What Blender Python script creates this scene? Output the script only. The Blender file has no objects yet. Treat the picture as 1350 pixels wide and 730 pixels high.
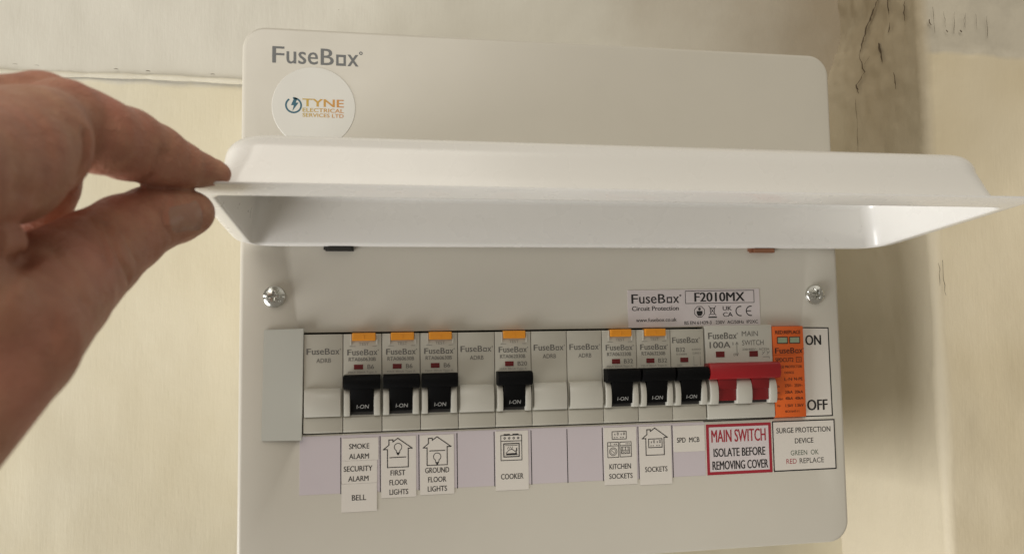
import bpy, bmesh, math, random
import numpy as np
from mathutils import Vector, Matrix
random.seed(7); rng = np.random.default_rng(7)
S = 0.001                      # everything below is laid out in millimetres
sc = bpy.context.scene
COL = sc.collection

# ------------------------------------------------------------------ camera
cam = bpy.data.cameras.new("camera"); camo = bpy.data.objects.new("camera", cam); COL.objects.link(camo)
F_, a_, b_, c_ = 998.0, 0.07280463, -0.17170069, 0.01462302
def rotm(a, b, c):
    ca, sa, cb, sb, cc, sn = math.cos(a), math.sin(a), math.cos(b), math.sin(b), math.cos(c), math.sin(c)
    Rx = np.array([[1,0,0],[0,ca,-sa],[0,sa,ca]]); Rz = np.array([[cb,-sb,0],[sb,cb,0],[0,0,1]]); Ry = np.array([[cc,0,sn],[0,1,0],[-sn,0,cc]])
    return Rz@Rx@Ry
R_ = rotm(a_, b_, c_)
M4 = Matrix.Identity(4)
for i in range(3):
    M4[i][0] = R_[i,0]; M4[i][1] = R_[i,2]; M4[i][2] = -R_[i,1]
M4.translation = Vector((35.404, -362.591, -0.275))*S
camo.matrix_world = M4
cam.sensor_fit = 'HORIZONTAL'; cam.sensor_width = 36; cam.lens = F_/1350*36
cam.clip_start = 0.005; cam.clip_end = 50
cam.dof.use_dof = True; cam.dof.focus_distance = 0.40; cam.dof.aperture_fstop = 15
sc.camera = camo
sc.render.resolution_x, sc.render.resolution_y = 1024, 553

# ------------------------------------------------------------------ room light
w = bpy.data.worlds.new("World"); sc.world = w; w.use_nodes = True
bg = w.node_tree.nodes['Background']; bg.inputs[0].default_value = (1.0, 0.90, 0.76, 1); bg.inputs[1].default_value = 0.25
def area(name, loc, target, sx, sy, power, col):
    L = bpy.data.lights.new(name, 'AREA'); L.shape = 'RECTANGLE'; L.size = sx; L.size_y = sy; L.energy = power; L.color = col
    o = bpy.data.objects.new(name, L); COL.objects.link(o); o.location = loc
    o.rotation_euler = (Vector(target)-Vector(loc)).to_track_quat('-Z', 'Y').to_euler(); return o
area('window_light', (-1.95, -0.43, -1.3), (0.15, 0, 0.0), 1.5, 1.5, 64, (1.0, 0.995, 0.985))
area('room_light', (-0.5, -1.6, 1.3), (0.12, 0, 0.05), 1.8, 1.6, 28, (1.0, 0.95, 0.86))
sc.view_settings.view_transform = 'Standard'; sc.view_settings.look = 'None'
sc.view_settings.exposure = 0; sc.view_settings.gamma = 1
sc.cycles.max_bounces = 10; sc.cycles.use_denoising = True

# ------------------------------------------------------------------ materials
def new_mat(name, col, rough=.5, metal=0, coat=0, spec=.5, sss=0):
    m = bpy.data.materials.new(name); m.use_nodes = True; b = m.node_tree.nodes['Principled BSDF']
    b.inputs['Base Color'].default_value = (*col, 1); b.inputs['Roughness'].default_value = rough
    b.inputs['Metallic'].default_value = metal; b.inputs['Coat Weight'].default_value = coat; b.inputs['Coat Roughness'].default_value = .16
    b.inputs['Specular IOR Level'].default_value = spec
    if sss:
        b.inputs['Subsurface Weight'].default_value = sss; b.inputs['Subsurface Scale'].default_value = .004
        b.inputs['Subsurface Radius'].default_value = (1, .35, .2)
    return m
class NT:
    def __init__(s, m): s.t = m.node_tree; s.n = s.t.nodes; s.b = s.n['Principled BSDF']
    def node(s, k, **kw):
        x = s.n.new(k)
        for a, v in kw.items(): setattr(x, a, v)
        return x
    def link(s, a, b): s.t.links.new(a, b)
    def coord(s, scale=(1,1,1)):
        g = s.node('ShaderNodeNewGeometry'); mp = s.node('ShaderNodeMapping'); mp.inputs['Scale'].default_value = scale
        s.link(g.outputs['Position'], mp.inputs[0]); return mp.outputs[0]
    def noise(s, vec, scale, detail=4, rough=.5):
        x = s.node('ShaderNodeTexNoise'); x.inputs['Scale'].default_value = scale; x.inputs['Detail'].default_value = detail
        x.inputs['Roughness'].default_value = rough; s.link(vec, x.inputs['Vector']); return x.outputs['Fac']
    def ramp(s, fac, p0, p1, c0=(0,0,0,1), c1=(1,1,1,1)):
        x = s.node('ShaderNodeValToRGB'); e = x.color_ramp.elements; e[0].position = p0; e[1].position = p1; e[0].color = c0; e[1].color = c1
        s.link(fac, x.inputs[0]); return x.outputs[0]
    def mix(s, fac, a, b):
        x = s.node('ShaderNodeMix'); x.data_type = 'RGBA'
        for k, v in ((0, fac), (6, a), (7, b)):
            if isinstance(v, (tuple, float, int)): x.inputs[k].default_value = v
            else: s.link(v, x.inputs[k])
        return x.outputs[2]
    def math(s, op, a, b):
        x = s.node('ShaderNodeMath', operation=op)
        for k, v in ((0, a), (1, b)):
            if isinstance(v, (float, int)): x.inputs[k].default_value = v
            else: s.link(v, x.inputs[k])
        return x.outputs[0]
    def bump(s, h, strength, dist, prev=None):
        x = s.node('ShaderNodeBump'); x.inputs['Strength'].default_value = strength; x.inputs['Distance'].default_value = dist
        s.link(h, x.inputs['Height'])
        if prev: s.link(prev, x.inputs['Normal'])
        s.link(x.outputs[0], s.b.inputs['Normal']); return x.outputs[0]

def coated(name, col, rough, coat=0.0, peel=.05, var=.03, peel_scale=900):
    m = new_mat(name, col, rough, coat=coat); t = NT(m); v = t.coord()
    c2 = tuple(x*(1-var*2) for x in col)
    t.link(t.mix(t.noise(v, 25, 3), (*col, 1), (*c2, 1)), t.b.inputs['Base Color'])
    t.bump(t.noise(v, peel_scale, 2), peel, .0002)
    rr = t.ramp(t.noise(v, 60, 3), .3, .7, (rough*.85,)*3+(1,), (rough*1.15,)*3+(1,)); t.link(rr, t.b.inputs['Roughness'])
    return m
M = {}
M['panel'] = coated('white_powder_coat', (.60,.57,.495), .38, coat=.12, peel=.06)
M['lid'] = coated('gloss_white_lid', (.78,.765,.725), .28, coat=.5, peel=.008, var=.01)
M['lid'].node_tree.nodes['Principled BSDF'].inputs['Coat Roughness'].default_value = .20
M['lid'].node_tree.nodes['Principled BSDF'].inputs['Coat Weight'].default_value = .45
M['plastic'] = coated('grey_white_plastic', (.46,.44,.375), .42, peel=.03)
M['hump'] = coated('white_plastic', (.52,.505,.445), .36, peel=.02)
M['plate'] = coated('blue_grey_plastic', (.45,.45,.40), .5, peel=.03)
M['black'] = coated('black_plastic', (.003,.003,.0032), .55, peel=.03)
M['red'] = coated('red_plastic', (.29,.007,.011), .36, peel=.05)
M['darkred'] = coated('dark_red_plastic', (.18,.004,.006), .4, peel=.05)
M['yellow'] = coated('orange_yellow_plastic', (.74,.28,.015), .4, peel=.03)
M['orange'] = coated('orange_plastic', (.66,.115,.014), .48, peel=.03)
M['window'] = coated('indicator_red', (.13,.006,.008), .25, peel=.02)
M['green'] = coated('indicator_green', (.26,.33,.22), .25, peel=.02)
M['recess'] = new_mat('dark_recess', (.03,.028,.025), .7)
M['zinc'] = new_mat('zinc_screw', (.62,.62,.58), .22, metal=1)
_t = NT(M['zinc']); _t.bump(_t.noise(_t.coord(), 700, 3), .25, .0004)
M['iron'] = new_mat('dark_spring_steel', (.055,.055,.052), .4, metal=.6)
M['copper'] = new_mat('brown_red_metal', (.30,.14,.08), .4, metal=.6)
M['paper'] = coated('white_paper', (.70,.66,.60), .6, peel=.08, peel_scale=1500)
M['lilac'] = coated('lilac_card', (.575,.52,.545), .55, peel=.04)
M['rating'] = coated('pale_lilac_label', (.65,.595,.595), .5, peel=.04)
M['circle'] = coated('clear_white_vinyl', (.67,.66,.61), .4, peel=.02)
M['print'] = new_mat('black_print', (.012,.011,.012), .5)
M['grey_print'] = new_mat('grey_print', (.12,.115,.105), .5)
M['faint_print'] = new_mat('faint_grey_print', (.20,.19,.17), .5)
M['logo_print'] = new_mat('dark_grey_print', (.13,.135,.135), .5)
M['white_print'] = new_mat('white_print', (.36,.36,.35), .5)
M['red_print'] = new_mat('red_print', (.33,.018,.032), .5)
M['green_print'] = new_mat('green_print', (.06,.10,.06), .5)
M['gold_print'] = new_mat('gold_print', (.58,.32,.05), .5)
_t = NT(M['gold_print']); _g = _t.node('ShaderNodeSeparateXYZ'); _t.link(_t.coord((1/.019,1,1)), _g.inputs[0])
_t.link(_t.ramp(_g.outputs[0], 0, 1, (.50,.34,.05,1), (.55,.22,.05,1)), _t.b.inputs['Base Color'])
M['teal_print'] = new_mat('teal_print', (.015,.10,.15), .5)
M['dark_orange_print'] = new_mat('dark_print_on_orange', (.025,.008,.005), .5)

def wall_mat(name, low, high, zline, soft=.0016, dirt=.0):
    m = new_mat(name, low, .62, spec=.3); t = NT(m); v = t.coord(); vs = t.coord((1, 1, .12))
    g = t.node('ShaderNodeSeparateXYZ'); t.link(v, g.inputs[0])
    wob = t.math('MULTIPLY', t.noise(v, 60, 4), .006)
    z = t.math('ADD', g.outputs[2], wob)
    msk = t.ramp(t.math('MULTIPLY', t.math('SUBTRACT', z, zline-soft), 1/(2*soft)), 0, 1)
    lo2 = tuple(x*y for x, y in zip(low, (.93,.91,.86)))
    lowc = t.mix(t.ramp(t.noise(v, 14, 5), .35, .7), (*low, 1), (*lo2, 1))
    hi2 = tuple(x*(1-dirt) for x in high)
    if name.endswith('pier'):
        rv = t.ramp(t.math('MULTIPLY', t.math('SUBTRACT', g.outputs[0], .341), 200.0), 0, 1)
        stain_shade = t.ramp(t.noise(t.coord((1,1,.4)), 11, 4, .5), .25, .75)
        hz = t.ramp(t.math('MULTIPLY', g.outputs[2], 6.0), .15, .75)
        rvc = t.mix(t.math('MULTIPLY', stain_shade, hz), (.56,.50,.375,1), (.37,.295,.19,1))  # upper reveal: brown plaster stains plus shade, both painted into the colour
    highc = t.mix(t.ramp(t.noise(v, 26, 6, .65), .42, .68), (*high, 1), (*hi2, 1))
    col = t.mix(msk, lowc, highc)
    if name.endswith('plaster'):  # painted shade: upper wall colour darkens towards the right corner
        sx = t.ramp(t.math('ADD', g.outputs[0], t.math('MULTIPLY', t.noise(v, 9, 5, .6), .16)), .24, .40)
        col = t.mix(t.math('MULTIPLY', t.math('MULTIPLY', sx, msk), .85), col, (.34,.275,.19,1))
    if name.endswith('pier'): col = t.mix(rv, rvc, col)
    spots = t.ramp(t.noise(v, 420, 2), .80, .83)
    col = t.mix(t.math('MULTIPLY', spots, .6), col, (.20,.15,.09,1))
    t.link(col, t.b.inputs['Base Color'])
    n1 = t.bump(t.noise(vs, 620, 4, .6), .20, .0005)
    n2 = t.bump(t.noise(v, 45, 4), .10, .004, n1)
    t.bump(t.noise(v, 260, 3), .10, .001, n2)
    return m
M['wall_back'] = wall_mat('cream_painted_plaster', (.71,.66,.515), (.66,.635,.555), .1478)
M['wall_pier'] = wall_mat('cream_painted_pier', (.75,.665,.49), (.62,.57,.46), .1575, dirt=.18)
M['bead'] = coated('cream_bead_paint', (.74,.70,.58), .6, peel=.5, var=.08)
M['black'].node_tree.nodes['Principled BSDF'].inputs['Specular IOR Level'].default_value = .09
M['crack'] = new_mat('dark_crack', (.10,.072,.045), .9)

m = new_mat('skin', (.34,.17,.105), .5, spec=.35, sss=.12); t = NT(m); v = t.coord()
ca = t.mix(t.ramp(t.noise(v, 55, 4), .3, .7), (.41,.22,.14,1), (.41,.175,.115,1))
cb = t.mix(t.ramp(t.noise(v, 160, 3), .35, .75), ca, (.33,.14,.09,1))
red = t.ramp(t.noise(v, 34, 2), .5, .72)
cb = t.mix(t.math('MULTIPLY', red, .6), cb, (.45,.18,.135,1))
t.link(cb, t.b.inputs['Base Color'])
vo = t.node('ShaderNodeTexVoronoi'); vo.inputs['Scale'].default_value = 900; t.link(t.coord((1,1,1)), vo.inputs['Vector'])
n1 = t.bump(vo.outputs['Distance'], .28, .0004)
n2 = t.bump(t.noise(t.coord((1,.35,1)), 330, 4, .6), .5, .0012, n1)
t.bump(t.noise(v, 110, 3), .3, .0016, n2)
M['skin'] = m
M['nail'] = new_mat('fingernail', (.345,.195,.14), .24, spec=.5, sss=.1)
_t = NT(M['nail']); _t.bump(_t.noise(_t.coord((1,.3,1)), 800, 2), .15, .0002)

# ------------------------------------------------------------------ helpers
def mk(name, verts, faces, mat, parent=None, smooth=False, sharp=None):
    me = bpy.data.meshes.new(name)
    loc = wloc(parent) if parent else Vector((0,0,0))
    V = np.asarray(verts, dtype=float)*S - np.array(loc)
    me.from_pydata(V.tolist(), [], [list(map(int, f)) for f in faces]); me.validate(); me.update()
    me.materials.append(M[mat])
    o = bpy.data.objects.new(name, me); COL.objects.link(o)
    if parent: o.parent = parent
    if smooth:
        for p in me.polygons: p.use_smooth = True
        if sharp: me.set_sharp_from_angle(angle=math.radians(sharp))
    return o
def wloc(o):
    v = Vector((0,0,0))
    while o: v = v+o.location; o = o.parent
    return v
def thing(name, label, cat, loc, group=None):
    o = bpy.data.objects.new(name, None); COL.objects.link(o); o.location = Vector(loc)*S
    o.empty_display_size = .01
    o['label'] = label; o['category'] = cat
    if group: o['group'] = group
    return o
def tag(o, label, cat, group=None):
    o['label'] = label; o['category'] = cat
    if group: o['group'] = group
    return o
def struct(o): o['kind'] = 'structure'; return o

def box(x0, x1, y0, y1, z0, z1, bev=.25, seg=2):
    bm = bmesh.new(); bmesh.ops.create_cube(bm, size=1)
    for v in bm.verts: v.co = Vector(((x0+x1)/2+v.co.x*(x1-x0), (y0+y1)/2+v.co.y*(y1-y0), (z0+z1)/2+v.co.z*(z1-z0)))
    if bev: bmesh.ops.bevel(bm, geom=bm.edges[:], offset=bev, segments=seg, affect='EDGES', profile=.6)
    return from_bm(bm)
def from_bm(bm):
    bm.verts.index_update(); V = [tuple(v.co) for v in bm.verts]; Fc = [[v.index for v in f.verts] for f in bm.faces]; bm.free(); return V, Fc
def prism(prof, x0, x1, bev=.25):
    """profile of (y,z) swept along x"""
    bm = bmesh.new()
    A = [bm.verts.new((x0, y, z)) for y, z in prof]; B = [bm.verts.new((x1, y, z)) for y, z in prof]
    n = len(prof); bm.faces.new(A); bm.faces.new(B[::-1])
    for i in range(n): bm.faces.new((A[i], B[i], B[(i+1)%n], A[(i+1)%n]))
    bmesh.ops.recalc_face_normals(bm, faces=bm.faces[:])
    if bev: 
        es = [e for e in bm.edges if len(e.link_faces)==2 and e.calc_face_angle(0) > .6]
        bmesh.ops.bevel(bm, geom=es, offset=bev, segments=2, affect='EDGES', profile=.6, clamp_overlap=True)
    return from_bm(bm)
class MB:
    def __init__(s): s.V = []; s.F = []
    def add(s, vf):
        k = len(s.V); s.V += [tuple(v) for v in vf[0]]; s.F += [[i+k for i in f] for f in vf[1]]; return s
    def build(s, name, mat, parent=None, smooth=False, sharp=None): return mk(name, s.V, s.F, mat, parent, smooth, sharp)

# lettering: flat text meshes laid on a surface given by y = yf(x, z)
_fc = {}
def glyphs(s, bold=0.0):
    k = (s, bold)
    if k not in _fc:
        c = bpy.data.curves.new('t', 'FONT'); c.body = s; c.size = 1; c.offset = bold; c.resolution_u = 3
        o = bpy.data.objects.new('t', c); COL.objects.link(o)
        dg = bpy.context.evaluated_depsgraph_get(); me = o.evaluated_get(dg).to_mesh()
        V = np.array([v.co[:2] for v in me.vertices]).reshape(-1, 2); Fc = [list(p.vertices) for p in me.polygons]
        o.evaluated_get(dg).to_mesh_clear(); bpy.data.objects.remove(o); bpy.data.curves.remove(c)
        _fc[k] = (V, Fc)
    return _fc[k]
class Ink:
    """collects flat print of one colour"""
    def __init__(s, y, yf=None, shear=0.0): s.m = MB(); s.c = 0; s.y = y; s.yf = yf; s.shear = shear
    def pt(s, x, z): return (x, s.yf(x, z) if s.yf else s.y, z + s.shear*x)
    def text(s, st, x0, x1, z0, z1, bold=0.0, slant=0.0):
        V, Fc = glyphs(st)
        if len(V) == 0: return s
        mn, mx = V.min(0), V.max(0)
        X = x0+(V[:,0]-mn[0])/(mx[0]-mn[0])*(x1-x0); Z = z0+(V[:,1]-mn[1])/(mx[1]-mn[1])*(z1-z0)
        X = X+slant*(Z-z0)
        off = [0] if bold <= .006 else [-bold, 0, bold]
        for q, b in enumerate(off):
            e = b*(z1-z0)*.95
            s.m.add(([(lambda p: (p[0], p[1]-q*.006, p[2]))(s.pt(x+e, z)) for x, z in zip(X, Z)], Fc))
        return s
    def line(s, pts, w, closed=False):
        P = [np.array(p, float) for p in pts]; n = len(P)
        if closed:
            P = P+[P[0]]
        for i in range(len(P)-1):
            a, b = P[i], P[i+1]; d = b-a; L = np.hypot(*d)
            if L == 0: continue
            d /= L; nn = np.array([-d[1], d[0]])*w/2; e = d*w/2
            a2, b2 = a-e, b+e
            q = [a2-nn, b2-nn, b2+nn, a2+nn]
            s.c += 1; dy = .004*(s.c % 6)     # crossing strokes never share a plane
            s.m.add(([(lambda k: (k[0], k[1]-dy, k[2]))(s.pt(*p)) for p in q], [[0,1,2,3]]))
        return s
    def rect(s, x0, x1, z0, z1, w): return s.line([(x0,z0),(x1,z0),(x1,z1),(x0,z1)], w, True)
    def fill(s, pts): s.m.add(([s.pt(*p) for p in pts], [list(range(len(pts)))])); return s
    def ring(s, cx, cz, r, w, a0=0, a1=360, n=28):
        A = [math.radians(a0+(a1-a0)*i/n) for i in range(n+1)]
        V = []
        for a in A:
            for q in (r-w/2, r+w/2): V.append(s.pt(cx+q*math.cos(a), cz+q*math.sin(a)))
        s.m.add((V, [[2*i, 2*i+2, 2*i+3, 2*i+1] for i in range(n)])); return s
    def disc(s, cx, cz, r, n=14): return s.fill([(cx+r*math.cos(2*math.pi*i/n), cz+r*math.sin(2*math.pi*i/n)) for i in range(n)])
    def logo(s, x0, x1, z0, z1, bold=.018):
        """wordmark FuseB[]x with a squared o"""
        W = x1-x0; H = z1-z0
        s.text('F', x0, x0+.125*W, z0, z1, bold)
        s.text('use', x0+.155*W, x0+.50*W, z0-.01*H, z0+.74*H, bold)
        s.text('B', x0+.535*W, x0+.675*W, z0, z1, bold)
        a, b, t_ = x0+.705*W, x0+.815*W, z0+.68*H; lw = .13*H+bold*H*.6
        lw2 = lw/2
        s.line([(a+lw2, z0+lw2+.20*H), (a+lw2, t_-lw2), (b-lw2, t_-lw2)], lw)
        s.line([(b-lw2, t_-lw2-.22*H), (b-lw2, z0+lw2), (a+lw2, z0+lw2)], lw)
        s.line([(a+lw2, z0+lw2), (a+lw2, z0+lw2+.12*H)], lw); s.line([(b-lw2, t_-lw2), (b-lw2, t_-lw2-.1*H)], lw)
        s.text('x', x0+.835*W, x0+.955*W, z0, z0+.71*H, bold)
        s.ring(x0+.985*W, z0+.83*H, .08*H, .06*H, n=10); return s
    def build(s, name, mat, parent): return s.m.build(name, mat, parent)

# ------------------------------------------------------------------ setting: walls
def fbm(X, Z, scale, seed, octv=4):
    r = np.random.default_rng(seed); out = np.zeros_like(X); amp = 1
    for o in range(octv):
        g = r.standard_normal((64, 64)); u = X/scale; v = Z/scale
        i = np.floor(u).astype(int); j = np.floor(v).astype(int); fu = u-i; fv = v-j; fu = fu*fu*(3-2*fu); fv = fv*fv*(3-2*fv)
        G = lambda a, b: g[a % 64, b % 64]
        out += amp*((G(i,j)*(1-fu)+G(i+1,j)*fu)*(1-fv)+(G(i,j+1)*(1-fu)+G(i+1,j+1)*fu)*fv); scale /= 2; amp *= .5
    return out
def sheet(name, prof, z0, z1, dz, mat, disp, smooth=True):
    """prof: plan-view polyline of (x, y, nx, ny); disp(s, z, x) pushes along the normal"""
    P = np.array(prof); seg = np.hypot(*(np.diff(P[:, :2], axis=0).T)); s = np.concatenate([[0], np.cumsum(seg)])
    Z = np.arange(z0, z1+dz, dz); SS, ZZ = np.meshgrid(s, Z); XX = np.broadcast_to(P[:,0], SS.shape); 
    D = disp(SS, ZZ, XX)
    V = np.stack([XX+D*P[:,2], np.broadcast_to(P[:,1], SS.shape)+D*P[:,3], ZZ], -1).reshape(-1, 3)
    n = len(s); m_ = len(Z); I = np.arange(n*m_).reshape(m_, n)
    F4 = np.stack([I[:-1,:-1], I[:-1,1:], I[1:,1:], I[1:,:-1]], -1).reshape(-1, 4)
    me = bpy.data.meshes.new(name); me.from_pydata((V*S).tolist(), [], F4.tolist()); me.materials.append(M[mat])
    me.polygons.foreach_set('use_smooth', [True]*len(me.polygons))
    o = bpy.data.objects.new(name, me); COL.objects.link(o); return struct(o)
ZL = 148.0
prof = [(x, 90, 0, -1) for x in np.arange(-700, 350, 3.0)]
def dback(s, z, x):
    d = fbm(s, z*.35, 22, 3)*.16+fbm(s, z, 70, 4, 2)*.7
    d = d+np.where(z > ZL, 1.2+fbm(s, z, 30, 9, 3)*.25, 0)
    return d
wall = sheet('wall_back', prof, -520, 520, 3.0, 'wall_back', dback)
# pier: reveal facing left, rounded arris, front face
XR, YF, rr = 339.5, 12.0, 5.0
prof = [(XR, y, -1, 0) for y in np.arange(100, YF+rr, -1.5)]
for a in np.linspace(0, 90, 7): 
    ar = math.radians(a); prof.append((XR+rr-rr*math.cos(ar), YF+rr-rr*math.sin(ar), -math.cos(ar), -math.sin(ar)))
prof += [(x, YF, 0, -1) for x in np.arange(XR+rr+1.5, 900, 3.5)]
def dpier(s, z, x):
    d = fbm(s, z*.5, 18, 13)*.18+fbm(s, z, 60, 14, 2)*.9
    front = x > XR+rr+3
    edge = 157+fbm(s, s*0, 14, 21, 3)*1.2
    d = d+np.where(front & (z > edge), -.9, 0)
    d = d+np.where((~front), fbm(s, z, 9, 15, 3)*.22*np.clip((z-60)/60, .25, 1.6), 0)
    h = np.clip((z-158)/40, 0, 1); d = d+np.where(s < 88, 13*((88-np.minimum(s, 88))/78)**2*(1-h*h*(3-2*h)), 0)
    return d
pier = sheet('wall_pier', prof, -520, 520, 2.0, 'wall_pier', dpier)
# paint ridge along the joint in the back wall
xs = np.arange(-700, 322, 2.0); r0 = np.random.default_rng(5)
V = []; n = 7
for i, x in enumerate(xs):
    rad = 1.5+.18*math.sin(x*.21)+.06*r0.standard_normal()
    if r0.random() < .05: rad *= .9
    for k in range(n):
        a = math.pi*k/(n-1); V.append((x, 89.0-rad*1.0*math.sin(a), 147.6-rad*math.cos(a)+.35*math.sin(x*.05)))
Fc = [[i*n+k, (i+1)*n+k, (i+1)*n+k+1, i*n+k+1] for i in range(len(xs)-1) for k in range(n-1)]
o = mk('paint_ridge', V, Fc, 'bead', wall, smooth=True)

def crack(pts, w, axis, parent, name='crack', mat='crack', lift=.0):
    """thin irregular sliver along pts on the pier; axis 'y': on the reveal, 'x': on the front"""
    V = []; n = len(pts)
    for i, (a, z) in enumerate(pts):
        ww = w*(.25+.9*random.random())*(.3+.7*math.sin(math.pi*(i+.5)/n))
        for sgn in (-1, 1):
            if axis == 'y': hh = min(1, max(0, (z-158)/40)); V.append((XR-.9-lift-13*((max(a, 12)-12)/78)**2*(1-hh*hh*(3-2*hh)), a+sgn*ww*1.4, z+sgn*.15*ww))
            elif axis == 'x': V.append((a+sgn*ww, YF-2.0-lift, z))
            else: V.append((a, 87.2-lift, z+sgn*ww))
    return mk(name, V, [[2*i, 2*i+1, 2*i+3, 2*i+2] for i in range(n-1)], mat, parent)
def wander(a0, z0, a1, z1, n, amp):
    out = []
    for i in range(n):
        t_ = i/(n-1); out.append((a0+(a1-a0)*t_+random.uniform(-amp, amp), z0+(z1-z0)*t_+random.uniform(-.6, .6)))
    return out
def along(P_, n, amp):
    out = []
    for (a0, z0), (a1, z1) in zip(P_[:-1], P_[1:]): out += wander(a0, z0, a1, z1, n, amp)[:-1]
    return out+[P_[-1]]
crack(along([(43.7,209.6),(47.2,201.6),(52.1,195),(57.9,188.6),(60.1,180.1),(61.4,172.2)], 5, .7), .75, 'y', pier)
crack(along([(61.4,172.2),(57.1,159.4),(63,152.5),(62,147)], 5, .9), .6, 'y', pier)
crack(wander(64.3, 144.6, 65.4, 100, 14, .5), .22, 'y', pier)
crack(wander(45.7, 174, 42.5, 159.5, 8, .5), .8, 'y', pier)
crack(wander(36.5, 203, 37.5, 187.8, 7, .7), .4, 'y', pier)
crack(wander(36.0, 182, 37.5, 176, 5, .5), .35, 'y', pier)
crack(wander(23.2, 190, 24, 178.9, 6, .5), .35, 'y', pier)
crack(wander(34.2, 151.4, 33.6, 140.6, 6, .5), .3, 'y', pier)
crack(wander(53, 168, 57, 164, 4, .3), .3, 'y', pier)
crack(wander(343.5, 173.5, 344.3, 170, 5, .5), .55, 'x', pier)
for x, z in ((354.5, 167.5), (363.5, 168)): crack([(x-.5, z+.7), (x, z), (x+.4, z-.6)], .6, 'x', pier)
for k in range(6): crack(wander(346+k*7, 178+3*random.random(), 346+k*7+random.uniform(-1,1), 164+6*random.random(), 5, .3), .16, 'x', pier)
crack(wander(343.0, 36, 344.0, 16, 7, .5), .32, 'x', pier)
crack(wander(340.8, 34, 341.2, 22, 5, .5), .28, 'x', pier)
for x, z in ((-164, 151.6), (-153, 151.4), (-112, 151.2), (-95, 150.8), (-60,150.5)): crack([(x-1.2, z), (x, z+.15), (x+1.2, z-.1)], .26, 'b', wall)

# ------------------------------------------------------------------ consumer unit
unit = thing('consumer_unit', 'white metal consumer unit with raised lid, mounted on the cream wall', 'fuse box', (122, 90, -110))
PX0, PX1, PZ0, PZ1, PY = -29.2, 274.2, -110.6, 146.5, 2.5
def rrect(x0, x1, z0, z1, r, n=8, m_=10):
    """rounded rectangle, same vertex count whatever the size"""
    out = []
    for cx, cz, a0 in ((x1-r, z1-r, 0), (x0+r, z1-r, 90), (x0+r, z0+r, 180), (x1-r, z0+r, 270)):
        for i in range(n+1):
            a = math.radians(a0+90*i/n); out.append((cx+r*math.cos(a), cz+r*math.sin(a)))
    return out
def loft(loops, cap0=False, cap1=False):
    V = []; Fc = []; n = len(loops[0])
    for l in loops: V += l
    for k in range(len(loops)-1):
        for i in range(n): j = (i+1)%n; Fc.append([k*n+i, k*n+j, (k+1)*n+j, (k+1)*n+i])
    if cap0: Fc.append(list(range(n))[::-1])
    if cap1: Fc.append([(len(loops)-1)*n+i for i in range(n)])
    return V, Fc
def lp(ins, y, r): return [(x, y, z) for x, z in rrect(PX0+ins, PX1-ins, PZ0+ins, PZ1-ins, max(r, .3))]
HX0, HX1, HZ0, HZ1 = -2.0, 251.6, -46.2, .9
def hole(y, g=0): return [(x, y, z) for x, z in rrect(HX0-g, HX1+g, HZ0-g, HZ1+g, .6)]
# metal carcass behind the cover
mk('enclosure_body', *loft([[(x, y, z) for x, z in rrect(PX0+1.2, PX1-1.2, PZ0+1.2, PZ1-1.2, 10)] for y in (89.5, 17)], True, True), 'panel', unit, True, 40)
ls = [lp(0, 22, 11), lp(0, 4.6, 11)]
for a in (15, 30, 45, 60, 75, 90):
    ar = math.radians(a); ls.append(lp(2.1*(1-math.cos(ar)), 4.6-2.1*math.sin(ar), 11-2.1*(1-math.cos(ar))))
ls += [hole(PY, .5), hole(PY+.3, 0), hole(PY+9, 0)]
cover = mk('front_cover', *loft(ls), 'panel', unit, True, 35)
mk('cutout_recess', *box(HX0-1, HX1+1, 11.2, 12, HZ0-1, HZ1+1, 0), 'recess', unit)

# screws
def screw(cx, cz, rot):
    R0 = 5.2; nr, na = 26, 72; V = [(cx, 0, cz)]; 
    def hgt(x, z):
        r = math.hypot(x, z)/R0; h = 3.0*math.sqrt(max(0, 1-(r*.93)**2))+.35
        c, s_ = math.cos(rot), math.sin(rot); u, v = x*c+z*s_, -x*s_+z*c
        def arm(p, q): 
            e = max(abs(q)-.62*(1-.12*abs(p)), abs(p)-2.6); return max(0, min(1, -e/.25))
        k = max(arm(u, v), arm(v, u)); dd = k*(1.9-.35*math.hypot(u, v))
        c2, s2 = math.cos(rot+.785), math.sin(rot+.785); u2, v2 = x*c2+z*s2, -x*s2+z*c2
        for p, q in ((u2, v2), (v2, u2)):
            if abs(q) < .16 and abs(p) < 3.6: dd = max(dd, .35)
        if abs(v) < .34: dd = max(dd, .45)
        return h-max(0, dd)
    V = [(cx, PY-hgt(0, 0), cz)]
    for i in range(1, nr+1):
        for j in range(na):
            r = R0*i/nr; a = 2*math.pi*j/na; x, z = r*math.cos(a), r*math.sin(a)
            y = PY-hgt(x, z) if i < nr else PY+.2
            V.append((cx+x, y, cz+z))
    Fc = [[0, 1+(j+1)%na, 1+j] for j in range(na)]
    for i in range(nr-1):
        for j in range(na): a = 1+i*na+j; b = 1+i*na+(j+1)%na; Fc.append([a, b, b+na, a+na])
    o = mk('screw', V, Fc, 'zinc', unit, True, 50)
    return o
screw(-13.4, 17.8, .05); screw(259.9, 17.1, -.25)

# hinge clips under the lid
def clip(x0, x1, mat, rnd):
    m_ = MB(); m_.add(box(x0, x1, .2, 3.2, 39.0, 43, .35)); m_.add(box(x0+1.2, x1-1, -1.2, .5, 38.8, 41, .3)); m_.add(box(x0-.8, x0+.4, .4, 3, 39.6, 42, .25))
    o = m_.build('hinge_clip', mat, unit); o['label'] = rnd; return o
clip(9.6, 22.6, 'iron', 'black steel hinge clip'); clip(224, 237.3, 'copper', 'brown copper-coloured hinge clip')

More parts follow.
